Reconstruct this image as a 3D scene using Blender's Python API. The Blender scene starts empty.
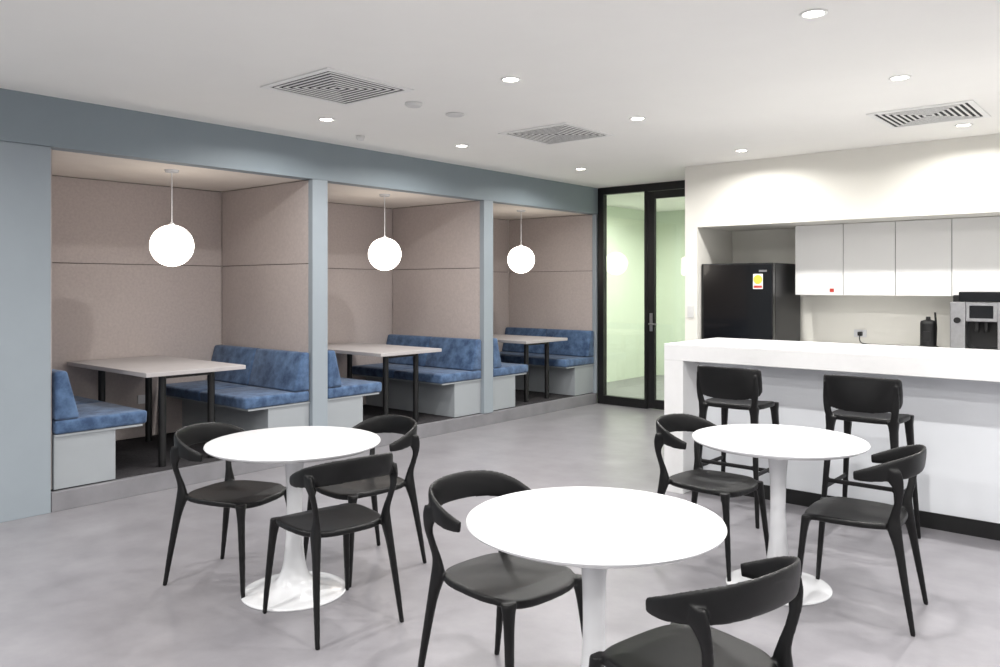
import bpy, bmesh, math
from mathutils import Vector, Matrix

scene = bpy.context.scene
coll = scene.collection
CEIL = 2.75
scene.view_settings.view_transform = 'Standard'

# ------------------------------------------------------------------ materials
def lin(c):
    r = []
    for v in c:
        v = v / 255.0
        r.append(v / 12.92 if v <= 0.04045 else ((v + 0.055) / 1.055) ** 2.4)
    return (r[0], r[1], r[2], 1.0)

def mat(name, rgb, rough=0.5, metal=0.0, var=0.0, scale=5.0, bump=0.0, bscale=200.0,
        emit=0.0, spec=0.5, sheen=0.0, rgb2=None, detail=4.0, coat=0.0, lo=0.32, hi=0.68):
    m = bpy.data.materials.new(name)
    m.use_nodes = True
    nt = m.node_tree
    b = nt.nodes['Principled BSDF']
    b.inputs['Base Color'].default_value = lin(rgb)
    b.inputs['Roughness'].default_value = rough
    b.inputs['Metallic'].default_value = metal
    b.inputs['Specular IOR Level'].default_value = spec
    b.inputs['Sheen Weight'].default_value = sheen
    b.inputs['Coat Weight'].default_value = coat
    if emit:
        b.inputs['Emission Color'].default_value = lin(rgb)
        b.inputs['Emission Strength'].default_value = emit
    tc = nt.nodes.new('ShaderNodeTexCoord')
    if var > 0 or rgb2:
        n = nt.nodes.new('ShaderNodeTexNoise')
        n.inputs['Scale'].default_value = scale
        n.inputs['Detail'].default_value = detail
        n.inputs['Roughness'].default_value = 0.62
        nt.links.new(tc.outputs['Object'], n.inputs['Vector'])
        r = nt.nodes.new('ShaderNodeValToRGB')
        c = lin(rgb)
        r.color_ramp.elements[0].position = lo
        r.color_ramp.elements[1].position = hi
        if rgb2:
            r.color_ramp.elements[0].color = lin(rgb2)
            r.color_ramp.elements[1].color = c
        else:
            r.color_ramp.elements[0].color = tuple(v * (1 - var) for v in c[:3]) + (1,)
            r.color_ramp.elements[1].color = tuple(min(1, v * (1 + var)) for v in c[:3]) + (1,)
        nt.links.new(n.outputs['Fac'], r.inputs['Fac'])
        nt.links.new(r.outputs['Color'], b.inputs['Base Color'])
    if bump > 0:
        n2 = nt.nodes.new('ShaderNodeTexNoise')
        n2.inputs['Scale'].default_value = bscale
        n2.inputs['Detail'].default_value = 3
        nt.links.new(tc.outputs['Object'], n2.inputs['Vector'])
        bp = nt.nodes.new('ShaderNodeBump')
        bp.inputs['Strength'].default_value = bump
        bp.inputs['Distance'].default_value = 0.002
        nt.links.new(n2.outputs['Fac'], bp.inputs['Height'])
        nt.links.new(bp.outputs['Normal'], b.inputs['Normal'])
    return m

M = {}
M['ceiling'] = mat('ceiling_paint', (242, 241, 237), 0.9, bump=0.05, bscale=80, var=0.01, scale=2)
M['wall'] = mat('wall_paint_white', (230, 228, 220), 0.75, bump=0.05, bscale=90, var=0.01, scale=2)
M['wallgrey'] = mat('wall_grey_low_bounce', (180, 181, 183), 0.75, bump=0.05, bscale=90, var=0.01, scale=2)  # unseen walls, greyed to cut bounce light and raise contrast
M['floor'] = mat('floor_vinyl_concrete', (140, 138, 142), 0.34, rgb2=(119, 117, 121), scale=3.4, detail=14,
                 bump=0.08, bscale=25, spec=0.5, lo=0.26, hi=0.74)
M['plinth'] = mat('plinth_vinyl', (134, 133, 137), 0.5, rgb2=(118, 117, 121), scale=3, detail=8, bump=0.05)
M['blue'] = mat('painted_blue_grey', (132, 143, 150), 0.55, var=0.03, scale=1.5, bump=0.04, bscale=60)
M['bluepost'] = mat('painted_blue_grey_light', (145, 154, 161), 0.5, var=0.03, scale=1.5, bump=0.04, bscale=60)
M['fabric'] = mat('felt_panel_taupe', (188, 178, 174), 0.95, rgb2=(177, 167, 164), scale=45, detail=8,
                  bump=0.5, bscale=350, spec=0.15, sheen=0.1)
M['gap'] = mat('shadow_gap_taupe', (96, 90, 88), 0.9, var=0.05)
M['cabgap'] = mat('shadow_gap_grey', (110, 110, 110), 0.9, var=0.05)
M['boothceil'] = mat('booth_ceiling', (222, 214, 205), 0.85, var=0.02)
M['carpet'] = mat('carpet_charcoal', (66, 64, 66), 1.0, rgb2=(50, 49, 51), scale=60, bump=0.8, bscale=400, spec=0.1)
M['velvet'] = mat('velvet_blue', (90, 116, 150), 0.8, rgb2=(46, 67, 98), scale=10, detail=12, bump=0.5,
                  bscale=220, sheen=0.2, spec=0.25, lo=0.35, hi=0.68)
M['base'] = mat('laminate_grey', (154, 159, 163), 0.5, var=0.02, scale=3)
M['tabletop'] = mat('booth_table_laminate', (174, 170, 170), 0.45, var=0.03, scale=6)
M['black'] = mat('black_powder_coat', (12, 12, 13), 0.45, var=0.1, scale=20, bump=0.05)
M['plastic'] = mat('black_plastic', (8, 8, 9), 0.42, var=0.08, scale=12, bump=0.10, bscale=500, spec=0.33)
M['white'] = mat('white_lacquer', (222, 223, 225), 0.22, var=0.01, scale=3, coat=0.2)
M['stone'] = mat('white_stone', (231, 231, 231), 0.25, var=0.015, scale=14)
M['panelw'] = mat('white_panel', (220, 223, 227), 0.5, var=0.01, scale=3)
M['cab'] = mat('white_cabinet_gloss', (238, 238, 236), 0.25, var=0.01, scale=3)
M['fridge'] = mat('black_gloss_steel', (10, 10, 12), 0.15, var=0.1, scale=3, coat=0.2)
M['fridgeside'] = mat('fridge_side', (28, 28, 30), 0.4, var=0.1, scale=8)
M['steel'] = mat('brushed_steel', (190, 190, 192), 0.3, 1.0, var=0.08, scale=30)
M['yellow'] = mat('sticker_yellow', (226, 196, 70), 0.6, var=0.03)
M['stickerw'] = mat('sticker_white', (235, 235, 230), 0.6, var=0.02)
M['red'] = mat('sticker_red', (190, 60, 50), 0.6, var=0.03)
M['globe'] = mat('opal_glass_lit', (255, 246, 234), 0.3, emit=6.0, var=0.0)
M['lens'] = mat('downlight_lens', (255, 250, 240), 0.3, emit=25.0)
M['green'] = mat('side_room_paint', (218, 227, 211), 0.8, var=0.02, scale=2)
M['vent'] = mat('vent_white', (236, 236, 234), 0.5, var=0.02)
M['fitting'] = mat('ceiling_fitting_offwhite', (212, 212, 210), 0.5, var=0.02)
M['ventdark'] = mat('vent_recess_shade', (42, 42, 44), 0.9, var=0.05)  # shade of the vent recess, painted dark on a flat plate
M['screen'] = mat('dark_screen', (10, 12, 16), 0.1, var=0.05)

def glass_mat():
    m = bpy.data.materials.new('clear_glass')
    m.use_nodes = True
    nt = m.node_tree
    for n in list(nt.nodes):
        nt.nodes.remove(n)
    o = nt.nodes.new('ShaderNodeOutputMaterial')
    mix = nt.nodes.new('ShaderNodeMixShader')
    lw = nt.nodes.new('ShaderNodeLayerWeight'); lw.inputs['Blend'].default_value = 0.5
    pw = nt.nodes.new('ShaderNodeMath'); pw.operation = 'POWER'; pw.inputs[1].default_value = 4.0
    ma = nt.nodes.new('ShaderNodeMath'); ma.operation = 'MULTIPLY_ADD'
    ma.inputs[1].default_value = 0.85; ma.inputs[2].default_value = 0.07
    t = nt.nodes.new('ShaderNodeBsdfTransparent'); t.inputs['Color'].default_value = (0.95, 0.975, 0.94, 1)
    g = nt.nodes.new('ShaderNodeBsdfGlossy'); g.inputs['Roughness'].default_value = 0.01
    nt.links.new(lw.outputs['Facing'], pw.inputs[0])
    nt.links.new(pw.outputs[0], ma.inputs[0])
    nt.links.new(ma.outputs[0], mix.inputs[0])
    nt.links.new(t.outputs[0], mix.inputs[1])
    nt.links.new(g.outputs[0], mix.inputs[2])
    nt.links.new(mix.outputs[0], o.inputs[0])
    return m
M['glass'] = glass_mat()

# ------------------------------------------------------------------ helpers
def empty(name, loc=(0, 0, 0), rot=0.0):
    e = bpy.data.objects.new(name, None)
    e.empty_display_size = 0.1
    e.location = loc
    e.rotation_euler = (0, 0, rot)
    coll.objects.link(e)
    return e

def finish(bm, name, m, parent=None, loc=(0, 0, 0), rot=0.0, smooth=False, world=False):
    bmesh.ops.recalc_face_normals(bm, faces=bm.faces)
    me = bpy.data.meshes.new(name)
    bm.to_mesh(me); bm.free()
    for mm in (m if isinstance(m, (list, tuple)) else [m]):
        me.materials.append(mm)
    if smooth:
        for p in me.polygons:
            p.use_smooth = True
    o = bpy.data.objects.new(name, me)
    coll.objects.link(o)
    o.location = loc
    o.rotation_euler = (0, 0, rot)
    if parent:
        o.parent = parent
        if world:
            o.matrix_parent_inverse = Matrix.Translation(parent.location).inverted()
    return o

def add_box(bm, x0, x1, y0, y1, z0, z1, bevel=0.0, seg=2):
    r = bmesh.ops.create_cube(bm, size=1.0)
    vs = r['verts']
    for v in vs:
        v.co = Vector(((x0 + x1) / 2 + v.co.x * (x1 - x0), (y0 + y1) / 2 + v.co.y * (y1 - y0),
                       (z0 + z1) / 2 + v.co.z * (z1 - z0)))
    if bevel > 0:
        es = list({e for v in vs for e in v.link_edges})
        bmesh.ops.bevel(bm, geom=es, offset=bevel, segments=seg, affect='EDGES', profile=0.6)

def box(name, x0, x1, y0, y1, z0, z1, m, bevel=0.0, parent=None, seg=2, world=True):
    bm = bmesh.new()
    add_box(bm, x0, x1, y0, y1, z0, z1, bevel, seg)
    return finish(bm, name, m, parent, world=world and parent is not None)

def boxes(name, lst, m, bevel=0.0, parent=None, world=True, seg=2):
    bm = bmesh.new()
    for b in lst:
        add_box(bm, *b, bevel=bevel, seg=seg)
    return finish(bm, name, m, parent, world=world and parent is not None)

def loft(bm, secs, cap=True, closed=False):
    rows = [[bm.verts.new(p) for p in s] for s in secs]
    n = len(rows[0])
    for a, b in zip(rows[:-1], rows[1:]):
        for i in range(n):
            bm.faces.new((a[i], a[(i + 1) % n], b[(i + 1) % n], b[i]))
    if closed:
        a, b = rows[-1], rows[0]
        for i in range(n):
            bm.faces.new((a[i], a[(i + 1) % n], b[(i + 1) % n], b[i]))
    elif cap:
        bm.faces.new(rows[0][::-1]); bm.faces.new(rows[-1])

def sec(c, a, b, ra, rb, n=14, p=2.6):
    c, a, b = Vector(c), Vector(a), Vector(b)
    out = []
    for i in range(n):
        t = 2 * math.pi * i / n
        ct, st = math.cos(t), math.sin(t)
        out.append(c + a * (ra * math.copysign(abs(ct) ** (2 / p), ct)) + b * (rb * math.copysign(abs(st) ** (2 / p), st)))
    return out

def crom(pts, n=6):
    P = [pts[0]] + list(pts) + [pts[-1]]
    out = []
    for i in range(1, len(P) - 2):
        for k in range(n):
            t = k / n
            q = []
            for d in range(len(P[0])):
                p0, p1, p2, p3 = P[i - 1][d], P[i][d], P[i + 1][d], P[i + 2][d]
                q.append(0.5 * (2 * p1 + (p2 - p0) * t + (2 * p0 - 5 * p1 + 4 * p2 - p3) * t * t
                                + (-p0 + 3 * p1 - 3 * p2 + p3) * t ** 3))
            out.append(tuple(q))
    out.append(tuple(pts[-1]))
    return out

def lathe(bm, prof, segs=48, c=(0, 0, 0)):
    secs = []
    for r, z in prof:
        r = max(r, 0.0005)
        secs.append([Vector((c[0] + r * math.cos(2 * math.pi * i / segs), c[1] + r * math.sin(2 * math.pi * i / segs), c[2] + z))
                     for i in range(segs)])
    loft(bm, secs)

def tube(bm, pts, r, n=10):
    pts = [Vector(p) for p in pts]
    secs = []
    for i, p in enumerate(pts):
        t = (pts[min(i + 1, len(pts) - 1)] - pts[max(i - 1, 0)]).normalized()
        up = Vector((0, 0, 1)) if abs(t.z) < 0.9 else Vector((0, 1, 0))
        a = t.cross(up).normalized(); b = t.cross(a).normalized()
        secs.append(sec(p, a, b, r, r, n, 2.0))
    loft(bm, secs)

# ------------------------------------------------------------------ room shell
XB = -5.69          # booth front plane
XR = -7.13          # booth back plane
YD = 8.63           # glazed door wall
box('floor', -7.3, 3.2, -4.0, 12.2, -0.1, 0.0, M['floor'])
box('ceiling', -7.3, 3.2, -4.0, 12.2, CEIL, CEIL + 0.1, M['ceiling'])
box('wall_right', 3.0, 3.1, -4.0, 8.8, 0.0, CEIL, M['wallgrey'])
box('wall_front', -7.3, 3.0, -4.0, -3.9, 0.0, CEIL, M['wallgrey'])
box('wall_booth_back', -7.3, XR - 0.03, 2.12, 8.8, 0.0, CEIL, M['wall'])

# left wall : blue-grey joinery
box('wall_left', -7.3, XB, -3.9, 2.105, 0.0, 2.42, M['bluepost'], 0.003)
box('wall_left_header', -7.3, XB + 0.012, -3.9, 2.10995, 2.421, CEIL, M['blue'], 0.0)
box('trim_booth_header', XB - 0.12, XB + 0.012, 2.11, YD, 2.421, CEIL, M['blue'], 0.0)

booths = [(2.11, 4.19), (4.35, 6.41), (6.56, 8.57)]
box('booth_plinth', XR - 0.02, XB, 2.11, YD - 0.035, 0.0, 0.13, M['plinth'], 0.004)
for y0, y1 in booths:
    box('booth_carpet', XR - 0.01, XB - 0.05, y0 + 0.001, y1 - 0.001, 0.1301, 0.138, M['carpet'])
box('ceiling_booths', XR - 0.03, XB - 0.12, 2.11, YD, 2.422, 2.5, M['boothceil'])

def fabric_panels(name, kind, parent, a0, a1, pos, sgn):
    lst = []
    t = 0.018
    for z0, z1 in ((0.141, 1.690), (1.696, 2.415)):
        if kind == 'x':
            lst.append((min(pos, pos + sgn * t), max(pos, pos + sgn * t), a0, a1, z0, z1))
        else:
            lst.append((a0, a1, min(pos, pos + sgn * t), max(pos, pos + sgn * t), z0, z1))
    return boxes(name, lst, M['fabric'], 0.002, parent)

parts = [(4.19, 4.35), (6.41, 6.56), (8.57, 8.595)]
for i, (y0, y1) in enumerate(parts):
    e = empty('booth_partition', (XB, (y0 + y1) / 2, 0.13))
    if i < 2:
        box('core', XR - 0.015, XB - 0.05, y0 + 0.02, y1 - 0.02, 0.1305, 2.42, M['gap'], 0, e)
    box('front_post', XB - 0.05, XB + (0.012), y0, y1, 0.1305, 2.42, M['bluepost'], 0.003, e)
    fabric_panels('felt_left', 'y', e, XR + 0.001, XB - 0.052, y0 + 0.018, -1)
    if i < 2:
        fabric_panels('felt_right', 'y', e, XR + 0.001, XB - 0.052, y1 - 0.018, 1)
box('wall_booth_end', XR, XB - 0.05, 8.589, YD - 0.03, 0.131, 2.42, M['gap'])
e = empty('booth_lining', (XB, 2.11, 0.14))
fabric_panels('felt_left', 'y', e, XR, XB - 0.05, 2.112, 1)
for (y0, y1) in booths:
    ew = empty('booth_wall_panel', (XR, (y0 + y1) / 2, 0.14))
    box('backing', XR - 0.028, XR - 0.018, y0, y1, 0.14, 2.42, M['gap'], 0, ew)
    fabric_panels('felt', 'x', ew, y0 + 0.021, y1 - 0.003, XR - 0.018, 1)

# benches ------------------------------------------------------------
def cushion_slab(bm, x0, x1, prof, bevel=0.018):
    a = [bm.verts.new((x0, p[0], p[1])) for p in prof]
    b = [bm.verts.new((x1, p[0], p[1])) for p in prof]
    n = len(prof)
    fs = [bm.faces.new(a), bm.faces.new(b[::-1])]
    for i in range(n):
        fs.append(bm.faces.new((a[i], b[i], b[(i + 1) % n], a[(i + 1) % n])))
    es = list({e for f in fs for e in f.edges})
    bmesh.ops.bevel(bm, geom=es, offset=bevel, segments=3, affect='EDGES', profile=0.5)

def bench(yw, s):
    e = empty('booth_bench', ((XR + XB) / 2, yw + s * 0.3, 0.14))
    w = lambda d: yw + s * d
    x0, x1 = XR + 0.006, XB - 0.01
    ya, yb = sorted((w(0.004), w(0.41)))
    box('base', x0, x1 - 0.02, ya, yb, 0.139, 0.49, M['base'], 0.003, e)
    ya, yb = sorted((w(0.004), w(0.60)))
    box('seat_board', x0, x1 - 0.01, ya, yb, 0.49, 0.505, M['base'], 0.002, e)
    nseg = 2
    bm = bmesh.new()
    L = (x1 - x0) / nseg
    for k in range(nseg):
        cushion_slab(bm, x0 + k * L + 0.001, x0 + (k + 1) * L - 0.001,
                     [(w(0.006), 0.506), (w(0.63), 0.506), (w(0.635), 0.60), (w(0.006), 0.60)], 0.02)
    finish(bm, 'seat_cushion', M['velvet'], e, smooth=True, world=True)
    bm = bmesh.new()
    for k in range(nseg):
        cushion_slab(bm, x0 + k * L + 0.001, x0 + (k + 1) * L - 0.001,
                     [(w(0.006), 0.602), (w(0.17), 0.602), (w(0.085), 0.93), (w(0.006), 0.93)], 0.02)
    finish(bm, 'back_cushion', M['velvet'], e, smooth=True, world=True)

def booth_table(yc):
    e = empty('booth_table', (-6.42, yc, 0.14))
    box('top', -7.105, -5.70, yc - 0.40, yc + 0.41, 0.835, 0.868, M['tabletop'], 0.004, e)
    bm = bmesh.new()
    for x in (-5.86, -6.9):
        for dy in (-0.2, 0.2):
            lathe(bm, [(0.028, 0.139), (0.028, 0.835)], 20, (x, yc + dy, 0))
        add_box(bm, x - 0.02, x + 0.02, yc - 0.2, yc + 0.2, 0.80, 0.835)
    add_box(bm, -6.9, -5.86, yc - 0.02, yc + 0.02, 0.80, 0.835)
    finish(bm, 'legs', M['black'], e, world=True)

def pendant(yc):
    e = empty('globe_pendant_light', (-6.1, yc, 1.82))
    bm = bmesh.new()
    bmesh.ops.create_uvsphere(bm, u_segments=48, v_segments=24, radius=0.165)
    finish(bm, 'globe', M['globe'], e, smooth=True)
    bm = bmesh.new()
    tube(bm, [(0, 0, 0.165), (0, 0, 0.59)], 0.004)
    lathe(bm, [(0.0, 0.161), (0.02, 0.162), (0.02, 0.171), (0.008, 0.186), (0.0, 0.187)], 24)
    lathe(bm, [(0.0, 0.578), (0.05, 0.582), (0.055, 0.6015), (0.0, 0.602)], 24)
    finish(bm, 'cord_and_canopy', M['white'], e)

for (y0, y1) in booths:
    bench(y0 + 0.02, 1)
    bench(y1 - 0.002, -1)
    booth_table((y0 + y1) / 2)
    pendant((y0 + y1) / 2)

bm = bmesh.new()
add_box(bm, XR + 0.0005, XR + 0.012, 3.36, 3.44, 0.44, 0.52, 0.002)
finish(bm, 'power_outlet', M['white'])

# ------------------------------------------------------------------ glazed door wall + side room
eD = empty('window_1', (-5.3, YD, 0))
boxes('frame', [(-5.675, -5.59, YD - 0.03, YD + 0.05, 0, CEIL), (-5.59, -5.0, YD - 0.03, YD + 0.05, 2.66, CEIL),
                (-5.59, -5.0, YD - 0.03, YD + 0.05, 0.0, 0.11), (-5.0, -4.955, YD - 0.03, YD + 0.05, 0, CEIL)],
      M['black'], 0.003, eD)
box('glass', -5.59, -5.0, YD + 0.005, YD + 0.015, 0.11, 2.66, M['glass'], 0, eD)
eD = empty('door_1', (-4.45, YD, 0))
boxes('leaf_frame', [(-4.948, -4.86, YD - 0.025, YD + 0.02, 0.008, 2.65), (-4.86, -4.06, YD - 0.025, YD + 0.02, 2.56, 2.65),
                     (-4.86, -4.06, YD - 0.025, YD + 0.02, 0.008, 0.12), (-4.06, -3.98, YD - 0.025, YD + 0.02, 0.008, 2.65)],
      M['black'], 0.003, eD)
box('glass', -4.86, -4.06, YD - 0.005, YD + 0.005, 0.12, 2.56, M['glass'], 0, eD)
bm = bmesh.new()
add_box(bm, -4.925, -4.885, YD - 0.033, YD - 0.025, 0.95, 1.17, 0.002)
tube(bm, [(-4.905, YD - 0.03, 1.04), (-4.905, YD - 0.08, 1.04), (-4.89, YD - 0.085, 1.04), (-4.79, YD - 0.085, 1.04)], 0.01)
finish(bm, 'lever_handle', M['steel'], eD, world=True)
boxes('trim_1', [(-4.955, -3.975, YD - 0.03, YD + 0.05, 2.655, CEIL), (-3.975, -3.965, YD - 0.03, YD + 0.05, 0, CEIL)], M['black'], 0.002)
box('wall_back', -3.96, 3.0, 8.505, 8.8, 0, CEIL, M['wall'])
box('wall_side_room_left', -6.9, -6.8, 8.8, 12.1, 0, CEIL, M['green'])
box('wall_side_room_back', -6.8, -3.3, 12.0, 12.1, 0, CEIL, M['green'])
box('wall_side_room_right', -3.3, -3.2, 8.8, 12.0, 0, CEIL, M['green'])
box('wall_side_room_front', -6.9, -5.68, 8.68, 8.8, 0, CEIL, M['green'])

# ------------------------------------------------------------------ kitchen
YK = 7.65
box('wall_bulkhead', -3.96, 3.0, YK, 8.5, 2.11, CEIL, M['wall'], 0.0)
box('wall_kitchen_nib', -3.96, -3.82, YK, 8.5, 0.0, 2.11, M['wall'], 0.0)
bm = bmesh.new()
add_box(bm, -3.93, -3.86, YK - 0.01, YK, 1.17, 1.29, 0.002)
add_box(bm, -3.905, -3.885, YK - 0.014, YK - 0.01, 1.215, 1.245, 0.001)
finish(bm, 'light_switch', M['fitting'])

e = empty('upper_cabinet', (-1.0, 8.3, 1.41))
box('carcass', -2.965, 2.0, 8.125, 8.504, 1.412, 2.108, M['cab'], 0.0, e)
box('reveal', -2.96, 1.99, 8.119, 8.125, 1.416, 2.104, M['cabgap'], 0.0, e)
lst = []
x = -2.972
while x < 1.9:
    lst.append((x + 0.003, x + 0.469 - 0.003, 8.10, 8.119, 1.41, 2.105))
    x += 0.469
boxes('cabinet_doors', lst, M['cab'], 0.002, e)
box('sticker', -2.63, -2.59, 8.098, 8.10, 1.44, 1.475, M['red'], 0, e)

e = empty('kitchen_bench', (-1.0, 8.2, 0))
box('benchtop', -3.00, 2.0, 7.86, 8.504, 0.88, 0.92, M['stone'], 0.003, e)
box('carcass', -2.99, 2.0, 7.91, 8.504, 0.1, 0.88, M['cab'], 0, e)
box('kickboard', -2.99, 2.0, 7.95, 8.504, 0.0, 0.1, M['black'], 0, e)
lst = []
x = -2.99
while x < 1.7:
    lst.append((x + 0.003, x + 0.494, 7.89, 7.91, 0.105, 0.87)); x += 0.497
boxes('cupboard_doors', lst, M['cab'], 0.002, e)

# fridge
e = empty('refrigerator', (-3.44, 8.1, 0))
box('body', -3.81, -3.05, 7.79, 8.47, 0.03, 1.73, M['fridgeside'], 0.006, e)
boxes('doors', [(-3.81, -3.05, 7.72, 7.785, 0.74, 1.73), (-3.81, -3.05, 7.72, 7.785, 0.06, 0.73)], M['fridge'], 0.012, e, seg=3)
boxes('feet', [(-3.77, -3.72, 7.86, 7.9, 0, 0.03), (-3.16, -3.11, 7.86, 7.9, 0, 0.03), (-3.77, -3.72, 8.4, 8.44, 0, 0.03),
               (-3.16, -3.11, 8.4, 8.44, 0, 0.03)], M['black'], 0, e)
boxes('badge', [(-3.19, -3.11, 7.717, 7.72, 1.64, 1.66)], M['steel'], 0, e)
boxes('energy_label', [(-3.25, -3.15, 7.717, 7.72, 1.47, 1.62)], M['stickerw'], 0, e)
bm = bmesh.new()
lathe(bm, [(0.045, -0.0015), (0.045, 0.0)], 24)
for v in bm.verts:
    v.co = Vector((v.co.x - 3.20, 7.7165 + v.co.z, 1.565 + v.co.y))
finish(bm, 'energy_label_dial', M['yellow'], e, world=True)
box('energy_label_strip', -3.242, -3.158, 7.7155, 7.717, 1.482, 1.505, M['red'], 0, e)

# coffee machine
cx = -1.33
e = empty('coffee_machine', (cx, 8.15, 0.92))
box('body', cx - 0.22, cx + 0.22, 8.06, 8.44, 0.95, 1.42, M['black'], 0.012, e)
boxes('side_columns', [(cx - 0.22, cx - 0.10, 7.94, 8.06, 0.95, 1.36), (cx + 0.14, cx + 0.22, 7.94, 8.06, 0.95, 1.36)], M['steel'], 0.008, e)
box('drip_tray', cx - 0.215, cx + 0.215, 7.90, 8.06, 0.921, 0.955, M['steel'], 0.006, e)
box('base', cx - 0.20, cx + 0.20, 8.06, 8.42, 0.921, 0.95, M['black'], 0, e)
box('head_panel', cx - 0.10, cx + 0.14, 7.95, 8.06, 1.19, 1.36, M['steel'], 0.008, e)
box('display', cx - 0.15, cx + 0.20, 7.93, 8.06, 1.365, 1.45, M['screen'], 0.008, e)
box('display_glass', cx - 0.07, cx + 0.11, 7.946, 7.95, 1.22, 1.33, M['screen'], 0.0, e)
bm = bmesh.new()
for dx in (-0.02, 0.05):
    lathe(bm, [(0.016, 1.10), (0.02, 1.12), (0.02, 1.19)], 16, (cx + dx, 7.99, 0))
finish(bm, 'spouts', M['black'], e, world=True)
bm = bmesh.new()
lathe(bm, [(0.0, 1.42), (0.10, 1.42), (0.12, 1.44), (0.12, 1.455), (0.0, 1.46)], 32, (cx - 0.02, 8.24, 0))
finish(bm, 'bean_hopper_lid', M['black'], e, world=True)
bm = bmesh.new()
lathe(bm, [(0.018, 1.24), (0.026, 1.243), (0.026, 1.27)], 20)
for v in bm.verts:
    v.co = Vector((cx - 0.16 + v.co.x, 7.94 - (v.co.z - 1.24), 1.20 + v.co.y))
finish(bm, 'dial', M['black'], e, world=True)

# milk frother
e = empty('milk_frother', (-1.745, 8.05, 0.921))
bm = bmesh.new()
lathe(bm, [(0.0, 0.0), (0.085, 0.0), (0.085, 0.03), (0.066, 0.04), (0.066, 0.24), (0.06, 0.262), (0.04, 0.268),
           (0.02, 0.275), (0.018, 0.30), (0.0, 0.302)], 32)
tube(bm, [(0.055, 0.02, 0.03), (0.055, 0.05, 0.20), (0.045, 0.05, 0.34)], 0.009)
add_box(bm, -0.03, 0.03, -0.072, -0.06, 0.08, 0.17, 0.003)
finish(bm, 'body', M['black'], e, smooth=False)
e = empty('power_cord', (-2.46, 8.49, 1.03))
box('socket_plate', -2.52, -2.40, 8.494, 8.504, 0.985, 1.06, M['white'], 0.002, e)
box('plug', -2.475, -2.435, 8.45, 8.494, 1.00, 1.04, M['black'], 0.006, e)
bm = bmesh.new()
tube(bm, crom([(-2.455, 8.455, 1.01), (-2.44, 8.42, 0.95), (-2.38, 8.36, 0.93), (-2.2, 8.30, 0.928), (-2.05, 8.34, 0.928),
               (-1.92, 8.22, 0.928), (-1.835, 8.09, 0.928)], 6), 0.005)
finish(bm, 'cord', M['black'], e, world=True)

# island
e = empty('kitchen_island', (-1.2, 5.7, 0))
box('worktop', -2.88, 0.9, 5.24, 6.12, 0.96, 1.08, M['stone'], 0.004, e)
box('waterfall_end', -2.88, -2.73, 5.24, 6.12, 0.0, 0.96, M['stone'], 0.004, e)
box('front_panel', -2.73, 0.9, 5.50, 5.56, 0.10, 0.96, M['panelw'], 0.0, e)
box('inner_carcass', -2.73, 0.9, 5.56, 6.06, 0.0, 0.96, M['cab'], 0.0, e)
box('kickboard', -2.73, 0.9, 5.492, 5.56, 0.0, 0.10, M['black'], 0.0, e)

# ------------------------------------------------------------------ ceiling fittings
lamp = bpy.data.lights.new('downlight_lamp', 'AREA')
lamp.shape = 'DISK'; lamp.size = 0.09; lamp.energy = 25.5; lamp.color = (1.0, 0.98, 0.955)
lamp.spread = math.radians(162)
def downlight(x, y, z=CEIL):
    e = empty('downlight', (x, y, z))
    bm = bmesh.new()
    prof = [(0.046, -0.001), (0.062, -0.001), (0.062, -0.004), (0.052, -0.008), (0.046, -0.006)]
    secs = [[Vector((r * math.cos(2 * math.pi * i / 32), r * math.sin(2 * math.pi * i / 32), zz)) for i in range(32)] for r, zz in prof]
    loft(bm, secs, closed=True)
    finish(bm, 'trim_ring', M['vent'], e, smooth=True)
    bm = bmesh.new()
    lathe(bm, [(0.0, -0.001), (0.046, -0.001), (0.046, -0.003), (0.0, -0.003)], 32)
    finish(bm, 'lens', M['lens'], e)
    l = bpy.data.objects.new('lamp', lamp)
    coll.objects.link(l)
    l.parent = e
    l.location = (0, 0, -0.010)
for x in (-4.87, -3.08, -1.28, 0.55, 2.2):
    for y in (-2.6, -0.9, 0.7, 2.3, 3.72, 5.2, 7.05):
        if y == 2.3 and x < -3: continue
        downlight(x, y)
for x, y in ((-5.0, 10.4), (-4.0, 10.4), (-5.9, 10.4), (-5.0, 11.4)):  # unseen lamps added to brighten the side room behind the glass
    downlight(x, y)

def vent(x, y):
    e = empty('air_vent', (x, y, CEIL))
    box('core', x - 0.31, x + 0.31, y - 0.31, y + 0.31, CEIL - 0.003, CEIL - 0.0005, M['ventdark'], 0, e)
    bm = bmesh.new()
    def ring(s0, z0, s1, z1, t=0.002):
        def sq(s, z): return [Vector((s, s, z)), Vector((-s, s, z)), Vector((-s, -s, z)), Vector((s, -s, z))]
        loft(bm, [sq(s0, z0), sq(s1, z0), sq(s1, z1), sq(s0, z1)], closed=True)
    ring(0.34, -0.001, 0.30, -0.008)
    for k in range(7):
        s = 0.278 - k * 0.040
        ring(s, -0.003, s - 0.016, -0.006)
    finish(bm, 'louvres', M['vent'], e)
for x, y in ((-4.05, 3.18), (-3.91, 5.31), (-1.40, 6.48)):
    vent(x, y)

def cdisc(name, x, y, r, h):
    bm = bmesh.new()
    lathe(bm, [(0.0, 0.0), (r, 0.0), (r, -h * 0.5), (r * 0.8, -h), (0.0, -h)], 32)
    finish(bm, name, M['fitting'], None, (x, y, CEIL - 0.0005), smooth=False)
cdisc('smoke_detector', -3.99, 3.78, 0.06, 0.025)
cdisc('ceiling_speaker', -4.02, 4.22, 0.07, 0.012)
cdisc('fire_sprinkler', -5.2, 4.32, 0.035, 0.035)

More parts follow.
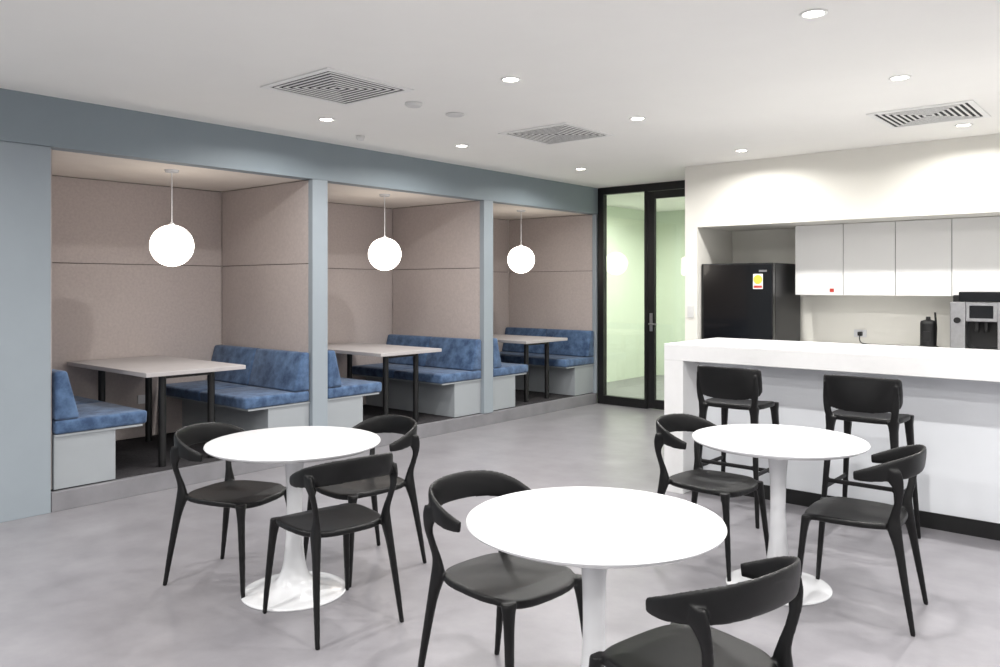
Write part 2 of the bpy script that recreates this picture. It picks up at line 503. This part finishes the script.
# ------------------------------------------------------------------ furniture
def tulip_table(x, y):
    e = empty('tulip_table', (x, y, 0))
    R = 0.42
    bm = bmesh.new()
    lathe(bm, [(0.0, 0.712), (R - 0.03, 0.712), (R - 0.006, 0.724), (R, 0.732), (R - 0.003, 0.738), (R - 0.01, 0.740), (0.0, 0.740)], 96)
    finish(bm, 'top', M['white'], e)
    prof = crom([(0.25, 0.0), (0.252, 0.006), (0.24, 0.014), (0.175, 0.024), (0.10, 0.05), (0.065, 0.10), (0.046, 0.20),
                 (0.038, 0.34), (0.037, 0.45), (0.042, 0.58), (0.055, 0.67), (0.09, 0.712)], 5)
    bm = bmesh.new()
    lathe(bm, [(0.0, 0.0)] + prof + [(0.0, 0.712)], 64)
    finish(bm, 'pedestal', M['white'], e, smooth=True)
for p in ((-3.316, 2.339), (-1.463, 2.195), (-1.533, 3.947)):
    tulip_table(*p)

def seat_shell(bm, w, d, y0, ztop, th, dish, p=3.6, n=40, taper=0.0):
    secs = []
    def ringp(r, z, kk=1.0):
        out = []
        for i in range(n):
            t = 2 * math.pi * i / n
            ct, st = math.cos(t), math.sin(t)
            px = w * r * math.copysign(abs(ct) ** (2 / p), ct)
            py = d * r * math.copysign(abs(st) ** (2 / p), st)
            px *= 1 + taper * (py / d)
            zz = z
            if kk: zz -= 0.018 * max(0, py / d - 0.6) * 2.5 * kk
            out.append(Vector((px, y0 + py, zz)))
        return out
    for r in (0.01, 0.2, 0.4, 0.6, 0.75, 0.87, 0.95):
        secs.append(ringp(r, ztop - dish * (1 - r * r)))
    secs.append(ringp(0.99, ztop - 0.004)); secs.append(ringp(1.0, ztop - 0.012))
    secs.append(ringp(0.995, ztop - th)); secs.append(ringp(0.96, ztop - th - 0.004))
    for r in (0.8, 0.5, 0.01):
        secs.append(ringp(r, ztop - th - 0.002))
    loft(bm, secs)

X, Y, Z = Vector((1, 0, 0)), Vector((0, 1, 0)), Vector((0, 0, 1))

def bandloft(bm, ctrl, n=7, tilt=0.10):
    pts = crom(ctrl, n)
    secs = []
    for i, q in enumerate(pts):
        a = pts[max(i - 1, 0)]; b = pts[min(i + 1, len(pts) - 1)]
        t = Vector((b[0] - a[0], b[1] - a[1], b[2] - a[2])).normalized()
        nrm = Vector((-t.y, t.x, 0)).normalized()
        up = t.cross(nrm).normalized()
        if up.z < 0: up = -up
        up = (up + Vector((0, -tilt, 0))).normalized()
        secs.append(sec(q[:3], up, nrm, q[3], q[4], 16, 2.6))
    loft(bm, secs)

def fuse(bm, name, m, voxel=0.005, it=4):
    o = finish(bm, name + '_src', m)
    r = o.modifiers.new('r', 'REMESH'); r.mode = 'VOXEL'; r.voxel_size = voxel; r.use_smooth_shade = True
    s = o.modifiers.new('s', 'SMOOTH'); s.factor = 0.5; s.iterations = it
    dg = bpy.context.evaluated_depsgraph_get()
    me = bpy.data.meshes.new_from_object(o.evaluated_get(dg))
    me.name = name
    for p in me.polygons: p.use_smooth = True
    if not me.materials: me.materials.append(m)
    bpy.data.objects.remove(o)
    return me

def chair_mesh():
    bm = bmesh.new()
    seat_shell(bm, 0.212, 0.213, 0.01, 0.455, 0.026, 0.012, p=3.2, taper=0.05)
    for s in (-1, 1):
        pts = crom([(s * 0.178, 0.187, 0.440, 0.028, 0.023), (s * 0.189, 0.199, 0.36, 0.019, 0.016),
                    (s * 0.205, 0.219, 0.15, 0.014, 0.013), (s * 0.215, 0.232, 0.0, 0.010, 0.010)], 5)
        loft(bm, [sec(q[:3], X, Y, q[3], q[4], 14, 2.8) for q in pts])
        pts = crom([(s * 0.208, -0.258, 0.0, 0.010, 0.011), (s * 0.198, -0.232, 0.16, 0.013, 0.015),
                    (s * 0.184, -0.202, 0.34, 0.016, 0.020), (s * 0.175, -0.180, 0.44, 0.019, 0.030),
                    (s * 0.175, -0.184, 0.50, 0.013, 0.021), (s * 0.187, -0.198, 0.56, 0.011, 0.017),
                    (s * 0.200, -0.202, 0.61, 0.011, 0.020), (s * 0.209, -0.186, 0.66, 0.010, 0.036),
                    (s * 0.210, -0.170, 0.70, 0.010, 0.042)], 5)
        loft(bm, [sec(q[:3], X, Y, q[3], q[4], 14, 2.6) for q in pts])
    half = [(0.208, -0.020, 0.656, 0.020, 0.009), (0.216, -0.055, 0.663, 0.028, 0.010), (0.219, -0.10, 0.674, 0.035, 0.011),
            (0.206, -0.165, 0.692, 0.044, 0.011), (0.165, -0.226, 0.708, 0.051, 0.010), (0.09, -0.260, 0.717, 0.053, 0.010)]
    ctrl = half + [(0, -0.270, 0.720, 0.053, 0.010)] + [(-a, b, c, d, f) for a, b, c, d, f in half[::-1]]
    bandloft(bm, ctrl)
    return fuse(bm, 'dining_chair', M['plastic'])

cm = chair_mesh()
for x, y, a in ((-2.935, 2.270, 81.3), (-3.700, 2.245, -71.3), (-3.345, 2.795, 175.4), (-1.880, 2.245, -94.6),
                (-1.055, 2.075, 78.9), (-1.945, 4.050, -94.6), (-1.150, 3.940, 95.6)):
    o = bpy.data.objects.new('dining_chair', cm)
    coll.objects.link(o)
    o.location = (x, y, 0.0)
    o.rotation_euler = (0, 0, math.radians(a))

def stool_mesh():
    bm = bmesh.new()
    seat_shell(bm, 0.20, 0.19, 0.0, 0.75, 0.03, 0.010, taper=0.02)
    def lp(sx, sy, z):
        k = 1 - z / 0.73
        return (sx * (0.170 + 0.045 * k), sy * (0.160 + 0.055 * k), z)
    for sx in (-1, 1):
        for sy in (-1, 1):
            secs = []
            for z, r in ((0.0, 0.012), (0.25, 0.015), (0.5, 0.018), (0.68, 0.024), (0.735, 0.032)):
                secs.append(sec(lp(sx, sy, z), X, Y, r, r, 14, 3.0))
            loft(bm, secs)
    for (a, b, z) in (((-1, 1), (1, 1), 0.27), ((-1, -1), (1, -1), 0.36), ((-1, -1), (-1, 1), 0.32), ((1, -1), (1, 1), 0.32)):
        p, q = Vector(lp(a[0], a[1], z)), Vector(lp(b[0], b[1], z))
        t = (q - p).normalized(); nn = t.cross(Z)
        loft(bm, [sec(p, nn, Z, 0.009, 0.014, 12, 3), sec(q, nn, Z, 0.009, 0.014, 12, 3)])
    for s in (-1, 1):
        pts = crom([(s * 0.172, -0.165, 0.72, 0.022, 0.026), (s * 0.184, -0.182, 0.78, 0.020, 0.016),
                    (s * 0.188, -0.188, 0.85, 0.020, 0.013), (s * 0.186, -0.196, 0.94, 0.016, 0.011)], 5)
        loft(bm, [sec(q[:3], X, Y, q[3], q[4], 14, 2.6) for q in pts])
    half = [(0.205, -0.135, 0.90, 0.072, 0.010), (0.200, -0.170, 0.898, 0.088, 0.011), (0.165, -0.200, 0.890, 0.098, 0.011),
            (0.09, -0.220, 0.884, 0.106, 0.010)]
    ctrl = half + [(0, -0.226, 0.883, 0.107, 0.010)] + [(-a, b, c, d, f) for a, b, c, d, f in half[::-1]]
    bandloft(bm, ctrl, tilt=0.12)
    return fuse(bm, 'bar_stool', M['plastic'])
sm = stool_mesh()
for x, y in ((-2.21, 5.02), (-1.40, 5.02)):
    o = bpy.data.objects.new('bar_stool', sm)
    coll.objects.link(o)
    o.location = (x, y, 0.0)

# ------------------------------------------------------------------ world, camera
w = bpy.data.worlds.new('World'); scene.world = w
w.use_nodes = True
w.node_tree.nodes['Background'].inputs[0].default_value = (0.8, 0.85, 0.9, 1)
w.node_tree.nodes['Background'].inputs[1].default_value = 0.5

cam = bpy.data.cameras.new('camera')
co = bpy.data.objects.new('camera', cam)
coll.objects.link(co)
co.location = (0, 0, 1.5)
co.rotation_euler = (math.radians(90), 0, math.radians(40.39))
cam.sensor_width = 36.0
cam.lens = 28.8
cam.shift_y = -0.0475
scene.camera = co
